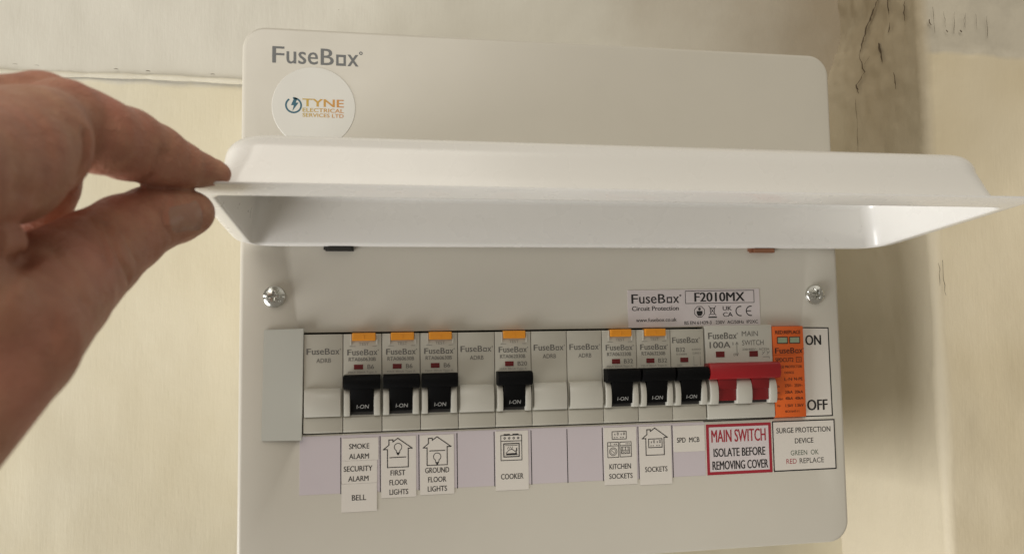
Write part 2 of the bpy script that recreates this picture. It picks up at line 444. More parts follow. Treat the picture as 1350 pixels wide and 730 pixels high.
# lid: a raised tray with a flange round its rim
TL = math.atan(.088); YB, ZB = 1.6, 41.0
LX0, LX1, LV = -30.0, 300.5, 104.5
def lw(x, v, w_): return (x, YB-v*math.cos(TL)-w_*math.sin(TL)*.0+w_*math.sin(TL), ZB+v*math.sin(TL)+w_*math.cos(TL))
def lidrect(x0, x1, v0, v1, rb, rf, n=9):
    out = []
    for cx, cv, a0, r in ((x1-rf, v1-rf, 0, rf), (x0+rf, v1-rf, 90, rf), (x0+rb, v0+rb, 180, rb), (x1-rb, v0+rb, 270, rb)):
        for i in range(n+1):
            a = math.radians(a0+90*i/n); out.append((cx+r*math.cos(a), cv+r*math.sin(a)))
        # extra stations along each straight side keep the long faces well shaped
    res = []; N_ = len(out)
    for i in range(N_):
        p, q = out[i], out[(i+1) % N_]; d = math.hypot(q[0]-p[0], q[1]-p[1]); res.append(p)
        if (i+1) % (n+1) == 0:
            for k in range(1, 10): res.append((p[0]+(q[0]-p[0])*k/10, p[1]+(q[1]-p[1])*k/10))
    return res
def lidloop(si, f, b, w_, rb, rf, lip=False):
    P_ = lidrect(LX0+si, LX1-si, b, LV-f, rb, rf); out = []
    for x, v in P_:
        ww = w_
        if lip:
            h = min(1, max(0, (LV-4-v)/10)); h = h*h*(3-2*h); ww = w_*(.22+.78*h)
        out.append(lw(x, v, ww))
    return out
L = []
for a in (90, 75, 60, 45, 30, 15, 0):
    ar = math.radians(a); k = 1-math.cos(ar); L.append(lidloop(7.8+6.5*k, 16.2+8*k, 5+7*k, 16.6+8.6*math.sin(ar), 10-4*k, 17-6*k))
L += [lidloop(7.0, 15.2, 4.2, 9, 8, 13), lidloop(6.3, 14.4, 3.4, 2.6, 6, 9), lidloop(5.8, 13.8, 3.0, 1.6, 6, 7.5), lidloop(5.2, 12.8, 2.4, 1.25, 7, 7),
      lidloop(4.4, 5.0, 1.6, 1.2, 11, 6), lidloop(2.6, 1.4, 1.2, 1.6, 14.6, 5, True), lidloop(1.0, .5, .5, 2.9, 14.6, 5, True), lidloop(.3, .15, .1, 3.3, 14.6, 5, True), lidloop(0, 0, 0, 2.7, 14.6, 5, True),
      lidloop(.5, .1, .2, 1.5, 14.6, 5, True), lidloop(1.7, .25, .6, .5, 14.5, 5, True), lidloop(3.3, .6, 1.0, 0, 14.4, 5), lidloop(6.2, 13.6, 2.2, -.02, 11, 3.4), lidloop(7.1, 14.9, 3.4, .0, 7, 4), lidloop(7.6, 15.4, 4.4, .4, 6.5, 4.5),
      lidloop(7.9, 15.8, 5.0, 1.4, 6.4, 6), lidloop(9.2, 17.0, 6.4, 12, 6.4, 12), lidloop(10.2, 18.2, 7.2, 19.6, 6.6, 14)]
for a in (22, 45, 67, 90):
    ar = math.radians(a); k = 1-math.cos(ar); L.append(lidloop(10.2+3.5*k, 18.2+3.5*k, 7.2+3.5*k, 19.6+3.6*math.sin(ar), 6.6-2*k, 14-2*k))
lid = mk('lid', *loft(L, True, True), 'lid', unit, True, 38)
lid['label'] = 'raised glossy white tray-shaped lid'

# printed wordmark and round sticker above the lid
ik = Ink(PY-.06, shear=-.004); ik.logo(-15.2, 26.6, 128.9, 136.9, .022); ik.build('logo_lettering', 'logo_print', unit)
st = thing('round_sticker', 'round pale installer sticker reading TYNE above the lid', 'sticker', (4, PY, 108.5))
N = 56; V = [(4+19.2*math.cos(2*math.pi*i/N), PY-.25, 108.2+19.2*math.sin(2*math.pi*i/N)) for i in range(N)]+[(4+19.45*math.cos(2*math.pi*i/N), PY+.01, 108.2+19.45*math.sin(2*math.pi*i/N)) for i in range(N)]
mk('sticker_disc', V, [list(range(N))]+[[i, (i+1)%N, N+(i+1)%N, N+i] for i in range(N)], 'circle', st)
Y = PY-.3; ik = Ink(Y)
ik.text('TYNE', -1.2, 17.8, 108.3, 112.0, .045); ik.text('ELECTRICAL', -1.2, 17.8, 105.6, 107.5, .03); ik.text('SERVICES LTD', -1.2, 17.8, 103.2, 105.0, .03)
ik.build('lettering', 'gold_print', st)
ik = Ink(Y); ik.ring(-5.4, 108.6, 3.5, .8, 95, -235, 30)
ik.fill([(-5.0,112.4),(-3.6,112.0),(-4.4,109.9),(-3.1,109.9),(-5.9,105.8),(-5.3,108.6),(-6.6,108.6)])
ik.build('lightning_emblem', 'teal_print', st)

# ------------------------------------------------------------------ printing on the cover
ik = Ink(PY-.05)
ik.line([(250, .0), (267.0, -.4), (267.3, -45.9), (251.5, -45.9)], .6); ik.line([(196, -46.6), (234, -46.4)], .5)
ik.build('printed_line', 'print', unit)

def sticker(name, label, x0, x1, z0, z1, mat, th=.18, loc=None, skew=0, group=None, cat='label', y=PY):
    """thin sheet stuck to the cover; skew lifts/tilts it a little"""
    o = thing(name, label, cat, ((x0+x1)/2, y, (z0+z1)/2), group)
    V = [(x0, y-th, z0+skew), (x1, y-th, z0), (x1, y-th, z1), (x0, y-th, z1+skew), (x0, y, z0+skew), (x1, y, z0), (x1, y, z1), (x0, y, z1+skew)]
    mk('backing', V, [[0,1,2,3],[0,4,5,1],[1,5,6,2],[2,6,7,3],[3,7,4,0]], mat, o)
    return o
# lilac strip
o = sticker('chart_strip', 'long lilac card strip below the breakers, divided by thin black lines', -1.7, 196.2, -73.3, -46.9, 'lilac')
ik = Ink(PY-.21)
for k, x in enumerate((16.8, 34.8, 52.8, 70.9, 88.8, 106.9, 124.8, 142.7, 161.1, 178.9)): ik.line([(x, -48.0), (x+.05, -73.4)], .42)
ik.build('divider_line', 'print', o)
YS = PY-.22      # paper labels sit on the strip
G = 'white paper circuit labels'
def lab(label, x0, x1, z0, z1, lines, mat='paper', y=YS, skew=0, art=None, name='paper_label', group=G, bold=.02, pm='print'):
    o = sticker(name, label, x0, x1, z0, z1, mat, .16, skew=skew, group=group, y=y)
    ik = Ink(y-.2)
    for s_, a, b, c, d in lines: ik.text(s_, a, b, c, d, bold)
    if art: art(ik)
    ik.build('lettering', pm, o); return o
def house(ik, cx, zt, w_, h):
    l, r_, e = cx-w_*.36, cx+w_*.36, zt-h*.36
    ik.line([(l, zt-h), (l, e-h*.02), (cx-w_*.5, e-h*.02), (cx-w_*.31, e+h*.13), (cx-w_*.31, zt-.05*h), (cx-w_*.17, zt-.05*h), (cx-w_*.17, zt-h*.12), (cx, zt), (cx+w_*.5, e), (r_, e), (r_, zt-h)], .44)
    ik.line([(l, zt-h), (r_, zt-h)], .36)
def bulb(ik, cx, cz, r):
    ik.ring(cx, cz, r, .34, -60, 240, 18); ik.line([(cx-r*.5, cz-r*.85), (cx-r*.4, cz-r*1.5), (cx+r*.4, cz-r*1.5), (cx+r*.5, cz-r*.85)], .34)
    ik.fill([(cx-r*.45, cz-r*1.55), (cx+r*.45, cz-r*1.55), (cx+r*.15, cz-r*2.15), (cx-r*.15, cz-r*2.15)])
lab('white paper label reading SMOKE ALARM, topmost of its three', 17.4, 34.0, -58.6, -48.3, [('SMOKE',20.6,29.8,-53.3,-50.9),('ALARM',20.6,29.6,-57.9,-55.5)])
lab('white paper label reading SECURITY ALARM, between smoke alarm and bell', 17.2, 33.4, -69.1, -58.7, [('SECURITY',18.2,31.2,-63.6,-61.1),('ALARM',20.2,29.4,-68.1,-65.7)])
lab('white paper label reading BELL, lowest of the three', 17.1, 33.3, -82.0, -69.2, [('BELL',21.9,28.3,-76.8,-74.3)])
def a1(ik): house(ik, 43.0, -49.1, 13.4, 13.4); bulb(ik, 43.1, -53.2, 1.75); ik.line([(39.3,-58.0),(46.7,-57.9)], .4)
lab('white paper label with house symbol, reading FIRST FLOOR LIGHTS', 35.3, 51.5, -76.4, -48.2, [('FIRST',39.6,46.4,-66.3,-63.8),('FLOOR',39.1,47.3,-70.7,-68.2),('LIGHTS',39.1,47.7,-75.1,-72.6)], art=a1)
def a2(ik): house(ik, 61.4, -49.1, 13.2, 13.2); bulb(ik, 61.4, -58.4, 1.75); ik.line([(57.9,-55.6),(65.0,-55.6)], .4)
lab('white paper label with house symbol, reading GROUND FLOOR LIGHTS', 53.4, 69.4, -75.9, -48.2, [('GROUND',55.7,67.0,-65.9,-63.4),('FLOOR',57.1,65.6,-70.2,-67.7),('LIGHTS',56.9,65.9,-74.5,-72.0)], art=a2)
def a3(ik):
    ik.rect(92.0, 102.2, -61.6, -49.7, .34); ik.line([(92,-52.5),(102.2,-52.5)], .34); ik.rect(93.4, 100.9, -59.9, -53.7, .5); ik.line([(94.2,-54.5),(100.1,-54.5)], .25)
    for x in (93.9, 96.1, 98.3, 100.5): ik.ring(x, -51.1, .4, .35, n=10)
    ik.line([(93.7,-49.3),(96.2,-49.3)], .5); ik.line([(98,-49.3),(100.5,-49.3)], .5)
    ik.line([(94.5,-58.2),(95.8,-56.8),(97.4,-56.3),(98.8,-57.4),(99.9,-56.9)], .3); ik.line([(94.4,-59.0),(100,-59.0)], .35)
    ik.line([(94.9,-58.6),(99.5,-58.5)], .6); ik.line([(99.3,-58.4),(99.7,-56.0)], .5)
    for x in (95.2, 96.2, 97.2): ik.line([(x,-56.2),(x+.5,-55.2)], .24)
lab('white paper label with oven symbol, reading COOKER', 89.4, 105.4, -75.7, -47.7, [('COOKER',91.9,102.8,-70.5,-67.9)], art=a3)
def sock(ik, x0, x1, z0, z1, lw_=.34):
    ik.rect(x0, x1, z0, z1, lw_); W = x1-x0; H = z1-z0
    for f in (.22, .66):
        ik.rect(x0+(f+.14)*W, x0+(f+.22)*W, z0+.55*H, z0+.82*H, .22); ik.line([(x0+(f-.02)*W, z0+.55*H), (x0+(f-.02)*W, z0+.7*H)], .34)
        ik.line([(x0+(f-.08)*W, z0+.22*H), (x0+(f-.03)*W, z0+.22*H)], .36); ik.line([(x0+(f+.1)*W, z0+.22*H), (x0+(f+.14)*W, z0+.22*H)], .36)
def a4(ik):
    sock(ik, 147.6, 154.9, -53.6, -49.9)
    ik.rect(145.2, 150.8, -62.4, -55.1, .32); ik.line([(145.2,-56.8),(150.8,-56.8)], .28); ik.ring(148, -59.6, 1.9, .28); ik.ring(148, -59.6, 1.25, .22); ik.line([(147.3,-59.2),(148.6,-60.2)], .2)
    for x in (148.6, 149.5): ik.line([(x,-56.0),(x+.3,-56.0)], .35)
    ik.line([(146.8,-55.2),(146.8,-56.7)], .22)
    ik.rect(151.5, 157.3, -62.3, -55.1, .32); ik.line([(151.5,-56.8),(157.3,-56.8)], .28); ik.rect(152.2, 156.5, -60.8, -57.5, .26); ik.line([(152.4,-59.1),(156.3,-59.1)], .24)
    for x in (152.9, 154.3, 155.7): ik.ring(x, -60.0, .5, .2, n=10); ik.line([(x,-57.8),(x,-58.8)], .3)
    for x in (154.6, 155.4, 156.2): ik.line([(x,-56.0),(x+.2,-56.0)], .35)
lab('white paper label with appliance symbols, reading KITCHEN SOCKETS', 143.4, 160.1, -75.7, -47.9, [('KITCHEN',145.9,156.9,-68.1,-65.6),('SOCKETS',145.7,157.6,-72.8,-70.3)], art=a4)
def a5(ik): house(ik, 169.7, -48.9, 13.2, 13.2); sock(ik, 166.4, 173.4, -58.4, -54.2, .4)
lab('white paper label with house and socket symbol, reading SOCKETS', 161.6, 178.2, -76.5, -48.0, [('SOCKETS',164.2,175.8,-70.3,-67.8)], art=a5)
lab('small white paper label reading SPD MCB', 179.5, 196.0, -61.2, -48.3, [('SPD  MCB',181.3,193.2,-56.6,-54.1)])

# warning labels
o = sticker('warning_label', 'white warning label with thick red border, reading MAIN SWITCH ISOLATE BEFORE REMOVING COVER', 196.9, 232.3, -73.3, -48.1, 'rating', y=PY)
ik = Ink(PY-.22); ik.rect(197.7, 231.6, -72.6, -48.9, 1.5); ik.text('MAIN SWITCH', 199.8, 229.2, -57.3, -51.0, .02)
ik.build('red_lettering', 'red_print', o)
ik = Ink(PY-.22); ik.text('ISOLATE BEFORE', 200.7, 228.7, -64.5, -60.3, .028); ik.text('REMOVING COVER', 199.9, 230.0, -70.9, -66.6, .028)
ik.build('lettering', 'print', o)
o = sticker('warning_label', 'white label with thin black border, reading SURGE PROTECTION DEVICE', 232.9, 268.3, -73.4, -47.6, 'paper')
ik = Ink(PY-.22); ik.rect(233.3, 267.9, -73.0, -48.0, .62)
ik.text('SURGE PROTECTION', 235.3, 265.6, -54.0, -51.3, .014); ik.text('DEVICE', 245.4, 255.7, -59.4, -56.8, .014)
ik.text('REPLACE', 247.6, 261.2, -69.6, -67.0, .0)
ik.build('lettering', 'print', o)
ik = Ink(PY-.22); ik.text('RED', 240.2, 245.9, -69.6, -67.1, 0); ik.build('red_lettering', 'red_print', o)
ik = Ink(PY-.22); ik.text('GREEN  OK', 242.8, 258.4, -65.4, -62.9, 0); ik.build('green_lettering', 'green_print', o)
# ON / OFF field
o = sticker('switch_position_label', 'white field with black outline reading ON and OFF, right of the orange module', 251.9, 266.7, -45.6, -.7, 'paper', th=.04)
ik = Ink(PY-.09); ik.text('ON', 253.8, 262.5, -9.2, -4.0, .04); ik.text('OFF', 253.3, 264.6, -42.9, -37.4, .04); ik.build('lettering', 'print', o)
# rating label
o = sticker('rating_label', 'pale lilac rating label with model number and conformity marks, upper right', 157.5, 228.8, 1.7, 20.4, 'rating', skew=-.5)
ik = Ink(PY-.22, shear=.008); zz = -1.4
ik.logo(159.5, 185.9, 13.3+zz, 17.9+zz, .02); ik.text('Circuit Protection', 159.7, 184.4, 9.6+zz, 11.9+zz, .03); ik.text('www.fusebox.co.uk', 161.6, 183.1, 4.0+zz, 5.9+zz, .018)
ik.rect(188.2, 225.7, 12.9+zz, 19.2+zz, .28); ik.text('F2010MX', 193.2, 220.4, 13.7+zz, 18.4+zz, .045)
ik.text('BS EN 61439-3   230V  AC/50Hz  IP2XC', 187.3, 227.4, 2.2+zz, 3.9+zz, .02)
cx, cz = 195.6, 8.6+zz; ik.ring(cx, cz, 2.9, .35, 22.5, 382.5, 8); ik.disc(cx, cz+1.4, .75); ik.fill([(cx-1.6,cz+.4),(cx+1.6,cz+.4),(cx+1.6,cz-.9),(cx+.9,cz-2.1),(cx-.9,cz-2.1),(cx-1.6,cz-.9)])
cx = 202.6; ik.line([(cx-1.9,cz+2.8),(cx+1.9,cz-2.0)], .3); ik.line([(cx+1.9,cz+2.8),(cx-1.9,cz-2.0)], .3); ik.line([(cx-1.3,cz+1.8),(cx+1.3,cz+1.8),(cx+.9,cz-1.4),(cx-.9,cz-1.4)], .3, True); ik.line([(cx-2.0,cz-2.9),(cx+2.0,cz-2.9)], .65)
ik.text('UK', 208.3, 213.2, 9.0+zz, 11.2+zz, .03); ik.text('CA', 208.4, 213.6, 5.8+zz, 8.1+zz, .03)
ik.ring(217.9, cz, 2.4, .55, 75, 285, 18); ik.ring(223.6, cz, 2.4, .55, 75, 285, 18); ik.line([(221.4,cz),(223.6,cz)], .5)
ik.build('lettering', 'print', o)

# blanking plate left of the first module
o = thing('blanking_plate', 'plain grey plastic plate covering the gap left of the first module', 'cover plate', (-9, 1, -22))
V = [(-17.8,1.0,2.6),(0.2,-.7,3.0),(-.4,-.7,-48.2),(-18.5,1.0,-48.0)]
V2 = [(x, y+.9, z) for x, y, z in V]
bm = bmesh.new(); A = [bm.verts.new(v) for v in V]; B = [bm.verts.new(v) for v in V2]
bm.faces.new(A); bm.faces.new(B[::-1])
for i in range(4): bm.faces.new((A[i], A[(i+1)%4], B[(i+1)%4], B[i]))
bmesh.ops.recalc_face_normals(bm, faces=bm.faces[:]); bmesh.ops.bevel(bm, geom=bm.edges[:], offset=.22, segments=2, affect='EDGES')
mk('plate', *from_bm(bm), 'plate', o)

# ------------------------------------------------------------------ modules
P = 17.85
hump = [(.4,-24.6),(-1.2,-24.9),(-2.4,-26.2),(-3.1,-28.5),(-3.4,-31.5),(-3.3,-34.5),(-2.8,-37.2),(-2.4,-37.6),(.4,-37.9)]
bodyp = [(9,.0),(.0,.0),(.0,-24.8),(.35,-37.9),(-.35,-38.6),(-.5,-44.6),(-.1,-45.3),(9,-45.3)]
GB = 'circuit breakers in a row'; GF = 'blank way fillers between the breakers'
def copy_thing(src, dx, label):
    r_ = src.copy(); COL.objects.link(r_); r_.location = src.location+Vector((dx*S, 0, 0)); r_['label'] = label
    for ch in list(src.children):
        c = ch.copy(); COL.objects.link(c); c.parent = r_
    return r_
def print_adrb(k, o):
    x = k*P; ik = Ink(-.06); ik.logo(x+1.4, x+16.9, -9.3, -6.5, .03); ik.text('ADRB', x+5.8, x+12.4, -13.1, -11.1, .012); ik.build('lettering', 'grey_print', o)
blank0 = thing('blank_module', 'blank filler module beside the grey plate, leftmost of the row', 'module', (P/2, 9, -22), GF)
mk('body', *prism(bodyp, .15, P-.15, .25), 'plastic', blank0, True, 30)
mk('raised_bar', *prism(hump, .7, P-.9, .3), 'hump', blank0, True, 30)
blanks = {0: blank0}
for k, lb in ((4, 'blank filler module right of the ground floor lights breaker'), (6, 'blank filler module right of the cooker breaker'), (7, 'blank filler module left of the kitchen sockets breaker')):
    blanks[k] = copy_thing(blank0, k*P, lb)
for k, o in blanks.items(): print_adrb(k, o)
def base_breaker(x, label, rcbo=True):
    o = thing('circuit_breaker', label, 'circuit breaker', (x+P/2, 9, -22), GB)
    mk('body', *prism(bodyp, x+.15, x+P-.15, .25), 'plastic', o, True, 30)
    for a, b in ((.6, 3.3), (P-3.7, P-.9)): mk('cheek', *prism([(y*1.25, z) for y, z in hump], x+a, x+b, .3), 'hump', o, True, 30)
    m_ = MB()
    bar = [(1,-18.9),(-5.6,-18.7),(-7.0,-19.3),(-7.7,-21),(-7.6,-23),(-6.6,-24.8),(-4.6,-25.4),(1,-25.2)]
    m_.add(prism(bar, x+.5, x+P-.55, .35))
    stem = [(1,-22),(-6.2,-22.4),(-5.4,-25.6),(-4.2,-29),(-3.3,-32.5),(-2.9,-35.8),(1,-35.9)]
    m_.add(prism(stem, x+3.6, x+P-3.9, .3))
    m_.build('lever', 'black', o, True, 40)
    m_ = MB(); m_.add(box(x+3.2, x+P-3.5, -.25, 2, -37.4, -35.6, .1)); m_.build('slot', 'recess', o)
    ik = Ink(0, yf=lambda X, Z: -3.62+(-31.2-Z)*.135+.02); ik.text('I-ON', x+6.3, x+11.7, -34.3, -32.5, 0, .12); ik.build('lever_lettering', 'white_print', o)
    mk('indicator', *box(x+5.0, x+9.2, -.25, .8, -16.5, -14.2, .12), 'window', o)
    if rcbo:
        m_ = MB(); m_.add(box(x+4.2, x+15.0, -1.7, 3, -3.2, .5, .4)); m_.add(box(x+9.3, x+9.7, -1.85, -1.5, -2.4, -.6, .08)); m_.build('test_button', 'yellow', o)
        m_ = MB()
        for a, b in ((3.3, 3.9), (15.3, 15.9)): m_.add(box(x+a, x+b, -.5, 1, -5.2, -.2, .12))
        m_.build('button_frame', 'hump', o, True, 30)
    return o
b1 = base_breaker(P, 'circuit breaker above the SMOKE ALARM label, leftmost with a black lever')
brk = {1: b1}
for k, lb in ((2, 'circuit breaker above the FIRST FLOOR LIGHTS label'), (3, 'circuit breaker above the GROUND FLOOR LIGHTS label'), (5, 'circuit breaker above the COOKER label, standing between blank modules'),
              (8, 'circuit breaker above the KITCHEN SOCKETS label'), (9, 'circuit breaker above the SOCKETS label with house and socket symbol')):
    brk[k] = copy_thing(b1, (k-1)*P, lb)
for k, (code, amp) in {1:('RTA060630B','B6'), 2:('RTA060630B','B6'), 3:('RTA060630B','B6'), 5:('RTA062030B','B20'), 8:('RTA063230B','B32'), 9:('RTA063230B','B32')}.items():
    x = k*P; o = brk[k]
    ik = Ink(-.06); ik.logo(x+2.0, x+16.4, -9.9, -7.2, .03); ik.text(code, x+2.6, x+15.0, -12.7, -10.9, .02); ik.text(amp, x+11.2, x+(14.2 if len(amp)==2 else 15.8), -16.4, -14.3, .018)
    ik.build('lettering', 'grey_print', o)
    ik = Ink(-.06); ik.text('TEST', x+7.2, x+11.8, -5.4, -4.0, 0); ik.text('MAX 30mA Type A', x+2.4, x+15.6, -18.6, -17.3, 0); ik.line([(x+3.0,-5.8),(x+5.6,-5.8)], .2); ik.line([(x+13.6,-5.8),(x+15.4,-5.8)], .2)
    ik.build('small_print', 'faint_print', o)
b10 = base_breaker(10*P, 'circuit breaker without yellow button, above the SPD MCB label', rcbo=False); x = 10*P
ik = Ink(-.06); ik.logo(x+1.0, x+15.6, -6.9, -4.0, .03); ik.text('B32', x+3.0, x+7.6, -11.3, -9.1, .01); ik.build('lettering', 'grey_print', b10)
ik = Ink(-.06); ik.text('BS EN60898', x+3.0, x+8.6, -12.9, -12.0, 0); ik.text('6000', x+11.2, x+16.0, -10.6, -9.8, 0); ik.text('CURVE B', x+11.6, x+16.0, -12.6, -11.6, 0)
ik.line([(x+12.2,-13.6),(x+12.2,-18.2),(x+14.0,-18.2)], .2); ik.line([(x+15.6,-13.6),(x+15.6,-18.2)], .2); ik.text('230V', x+3.0, x+6.0, -18.4, -17.5, 0)
ik.build('small_print', 'faint_print', b10)

# main switch, two modules wide
x0, x1 = 11*P+.6, 13*P+1.2
ms = thing('main_switch', 'double-width main switch with a wide red lever', 'switch', ((x0+x1)/2, 9, -22))
mbody = [(9,1.6),(-.6,1.6),(-.6,-24.8),(-.3,-37.9),(-.9,-38.6),(-1.0,-44.6),(-.6,-45.3),(9,-45.3)]
mk('body', *prism(mbody, x0, x1, .3), 'hump', ms, True, 30)
hm = [(y*1.3-.5, z) for y, z in hump]
for a, b in ((x0+.3, x0+4.4), (x0+14.4, x0+22.4), (x0+32.0, x1-.4)): mk('cheek', *prism(hm, a, b, .35), 'hump', ms, True, 30)
bar = [(0,-17.4),(-5.4,-16.9),(-7.0,-17.3),(-7.6,-18.6),(-7.7,-22.5),(-7.0,-24.6),(-5.6,-25.2),(0,-25.0)]
mk('lever', *prism(bar, x0-.9, x1+.6, .5), 'red', ms, True, 40)
st_ = [(0,-23),(-5.0,-23),(-4.6,-26.5),(-4.1,-30.2),(-3.5,-30.5),(-3.4,-30.9),(-3.3,-36.0),(0,-36.2)]
for a, b in ((x0+4.4, x0+14.4), (x0+22.4, x0+32.0)):
    o = mk('lever_stem', *prism(st_, a+.15, b-.15, .2), 'darkred', ms, True, 40)
m_ = MB()
for a in (x0+4.6, x0+22.4): m_.add(box(a, a+9.6, -.75, 1, -37.5, -35.9, .1))
m_.build('slot', 'recess', ms)
for a in (x0+5.4, x0+23.6): mk('indicator', *box(a, a+4.6, -.85, .8, -14.4, -11.5, .12), 'window', ms)
ik = Ink(-.67); ik.logo(x0+1.6, x0+17.6, -5.2, -2.0, .03); ik.text('100A', x0+2.2, x0+13.4, -9.8, -6.6, .03); ik.text('MAIN', x0+19.8, x0+28.6, -4.0, -1.4, 0); ik.text('SWITCH', x0+19.8, x0+31.6, -8.6, -6.0, 0)
ik.build('lettering', 'grey_print', ms)
ik = Ink(-.67); ik.text('230/400V~ AC22A', x0+19.8, x0+34.6, -11.2, -10.1, 0); ik.line([(x0+16.9,-7.0),(x0+16.9,-13.6)], .25); ik.line([(x0+16.2,-8.2),(x0+16.9,-6.9),(x0+17.6,-8.2)], .22); ik.line([(x0+16.2,-12.6),(x0+16.9,-13.9),(x0+17.6,-12.6)], .22)
ik.text('I', x0+14.6, x0+15.0, -8.4, -6.9, 0); ik.text('O', x0+14.8, x0+16.0, -13.9, -12.6, 0)
for a in (30.6, 33.2): ik.line([(x0+a,-13.4),(x0+a+1.5,-11.9)], .22); ik.line([(x0+a,-11.9),(x0+a+.7,-12.6)], .22)
ik.line([(x0+31,-14.6),(x0+34.4,-14.6),(x0+34.4,-15.4)], .22)
ik.build('small_print', 'grey_print', ms)

# surge protection module
sx0, sx1 = x1+.3, x1+17.3
sp = thing('surge_protector', 'bright orange surge protection module with two green windows', 'module', ((sx0+sx1)/2, 9, -22))
ob = [(9,.8),(-1.0,.8),(-1.2,-13.6),(-.9,-14.0),(-.9,-44.9),(-.5,-45.6),(9,-45.6)]
mk('body', *prism(ob, sx0, sx1, .35), 'orange', sp, True, 30)
for a in (sx0+2.4, sx0+9.2):
    w_ = mk('status_window', *box(a, a+5.4, -1.35, 0, -7.8, -4.9, .15), 'green', sp)
    ik = Ink(-1.40); ik.rect(a-.1, a+5.5, -7.9, -4.8, .35); ik.build('window_frame', 'dark_orange_print', w_)
ik = Ink(-1.26); ik.text('RED:REPLACE', sx0+1.4, sx1-1.6, -3.2, -1.4, .02); ik.logo(sx0+.9, sx1-.2, -13.1, -10.3, .03)
ik.y = -.97
ik.text('SPDCUT2', sx0+1.0, sx0+11.0, -17.5, -15.4, .03); ik.rect(sx0+12.6, sx0+15.4, -17.6, -15.2, .25); ik.text('T2', sx0+13.1, sx0+14.9, -17.1, -15.8, 0)
ik.text('SURGE PROTECTOR', sx0+.8, sx1-1.4, -20.6, -19.3, .02); ik.text('DEVICE', sx0+5.8, sx0+11.0, -23.6, -22.4, .02)
for z, (a, b, c) in zip((-27.0,-30.3,-33.6,-36.8,-40.4), (('','L-N','N-PE'),('Uc:','275V~','255V~'),('In:','20kA','20kA'),('Imax:','40kA','40kA'),('Up:','1.5kV','1.5kV'))):
    if a: ik.text(a, sx0+1.0, sx0+(4.4 if len(a) > 3 else 2.9), z, z+1.3, .01)
    ik.text(b, sx0+5.6, sx0+9.8, z, z+1.5, .02); ik.text(c, sx0+11.0, sx0+15.6, z, z+1.5, .02)
ik.text('IEC61643-11', sx0+5.4, sx0+13.0, -43.2, -42.1, .01)
ik.build('lettering', 'dark_orange_print', sp)

# ------------------------------------------------------------------ hand
CH = {
'index_root': [[-50.0,-215.0,28.2,13.3],[-51.9,-190.0,35.3,14.5],[-50.7,-174.0,40.6,14.6],[-49.2,-161.0,47.8,13.1],[-50.5,-152.0,50.8,9.2],[-50.3,-146.0,49.1,6.3]],
'index': [[-49.8,-142.0,58.8,11.6],[-47.4,-136.0,58.9,10.9],[-43.7,-134.0,57.3,10.8],[-39.6,-123.0,57.6,10.7],[-34.0,-114.0,56.4,9.5],[-28.3,-107.0,54.9,7.6],[-23.4,-102.0,54.6,5.6],[-19.2,-99.0,54.4,4.1],[-17.7,-98.0,54.1,3.3]],
'thumb': [[-50.0,-205.0,-19.8,14.5],[-45.8,-182.0,-0.7,15.6],[-47.1,-157.0,11.4,15.1],[-45.5,-131.0,23.0,13.0],[-41.1,-118.0,31.2,11.7],[-36.4,-109.5,36.7,10.4],[-30.2,-104.0,39.1,8.9],[-27.2,-101.0,40.3,7.7],[-25.1,-100.0,40.8,5.9]],
'middle': [[-74.6,-165.0,49.7,13.5],[-67.4,-146.0,57.1,11.6],[-58.7,-134.0,63.8,10.7],[-59.5,-122.0,57.3,9.2],[-64.0,-115.0,46.0,8.5],[-67.4,-113.0,33.5,7.8]],
'web': [[-50.5,-182.0,7.6,10.2],[-47.8,-196.0,4.0,14.3]],
'fold': [[-48.8,-188.0,20.4,8.0],[-46.8,-182.0,20.8,5.5]],
'fold2': [[-42.6,-196.0,11.2,6.1],[-40.5,-194.0,12.3,3.8]],
'knuckle': [[-55.1,-168.0,45.0,14.4],[-49.0,-156.0,53.0,10.4]],
'palm': [[-58.3,-220.0,27.0,12.6],[-61.7,-215.0,6.4,16.8]],
'palm2': [[-77.7,-180.0,42.2,14.7],[-83.4,-190.0,7.5,22.5]],
'ring': [[-91.9,-140.0,51.8,12.1],[-82.7,-122.0,58.9,10.2],[-73.6,-115.0,59.8,9.6],[-73.2,-110.0,45.7,8.4],[-77.0,-115.0,35.4,7.7]],
'little': [[-107.1,-120.0,52.0,10.9],[-96.7,-110.0,55.7,9.7],[-89.1,-104.0,54.9,9.0],[-86.6,-104.0,44.2,8.1]],
'back': [[-64.1,-212.0,15.8,17.2],[-101.9,-170.0,16.8,20.1]],
'wrist': [[-67.8,-205.0,-4.2,17.8],[-77.3,-215.0,-30.7,19.8],[-85.2,-225.0,-54.9,20.0]],
}
BL = {'index': 3, 'thumb': 3, 'middle': 2, 'web': 5, 'fold': 2, 'fold2': 2, 'palm': 8, 'palm2': 6, 'ring': 2, 'little': 2, 'back': 8, 'wrist': 10}
def cone(Pt, A, B):
    a, ra = A[:3], A[3]; b, rb = B[:3], B[3]; ab = b-a; t_ = np.clip(((Pt-a)@ab)/(ab@ab), 0, 1)
    return np.linalg.norm(Pt-a-t_[..., None]*ab, axis=-1)-(ra+(rb-ra)*t_)
def smin(a, b, k): h = np.clip(.5+.5*(b-a)/k, 0, 1); return b*(1-h)+a*h-k*h*(1-h)
CREASES = []   # (polyline, depth, width)
def chain_sdf(Pt, nm, k=1.6):
    ch = np.array(CH[nm]); d = None
    for i in range(len(ch)-1):
        c = cone(Pt, ch[i], ch[i+1]); d = c if d is None else smin(d, c, k)
    return d
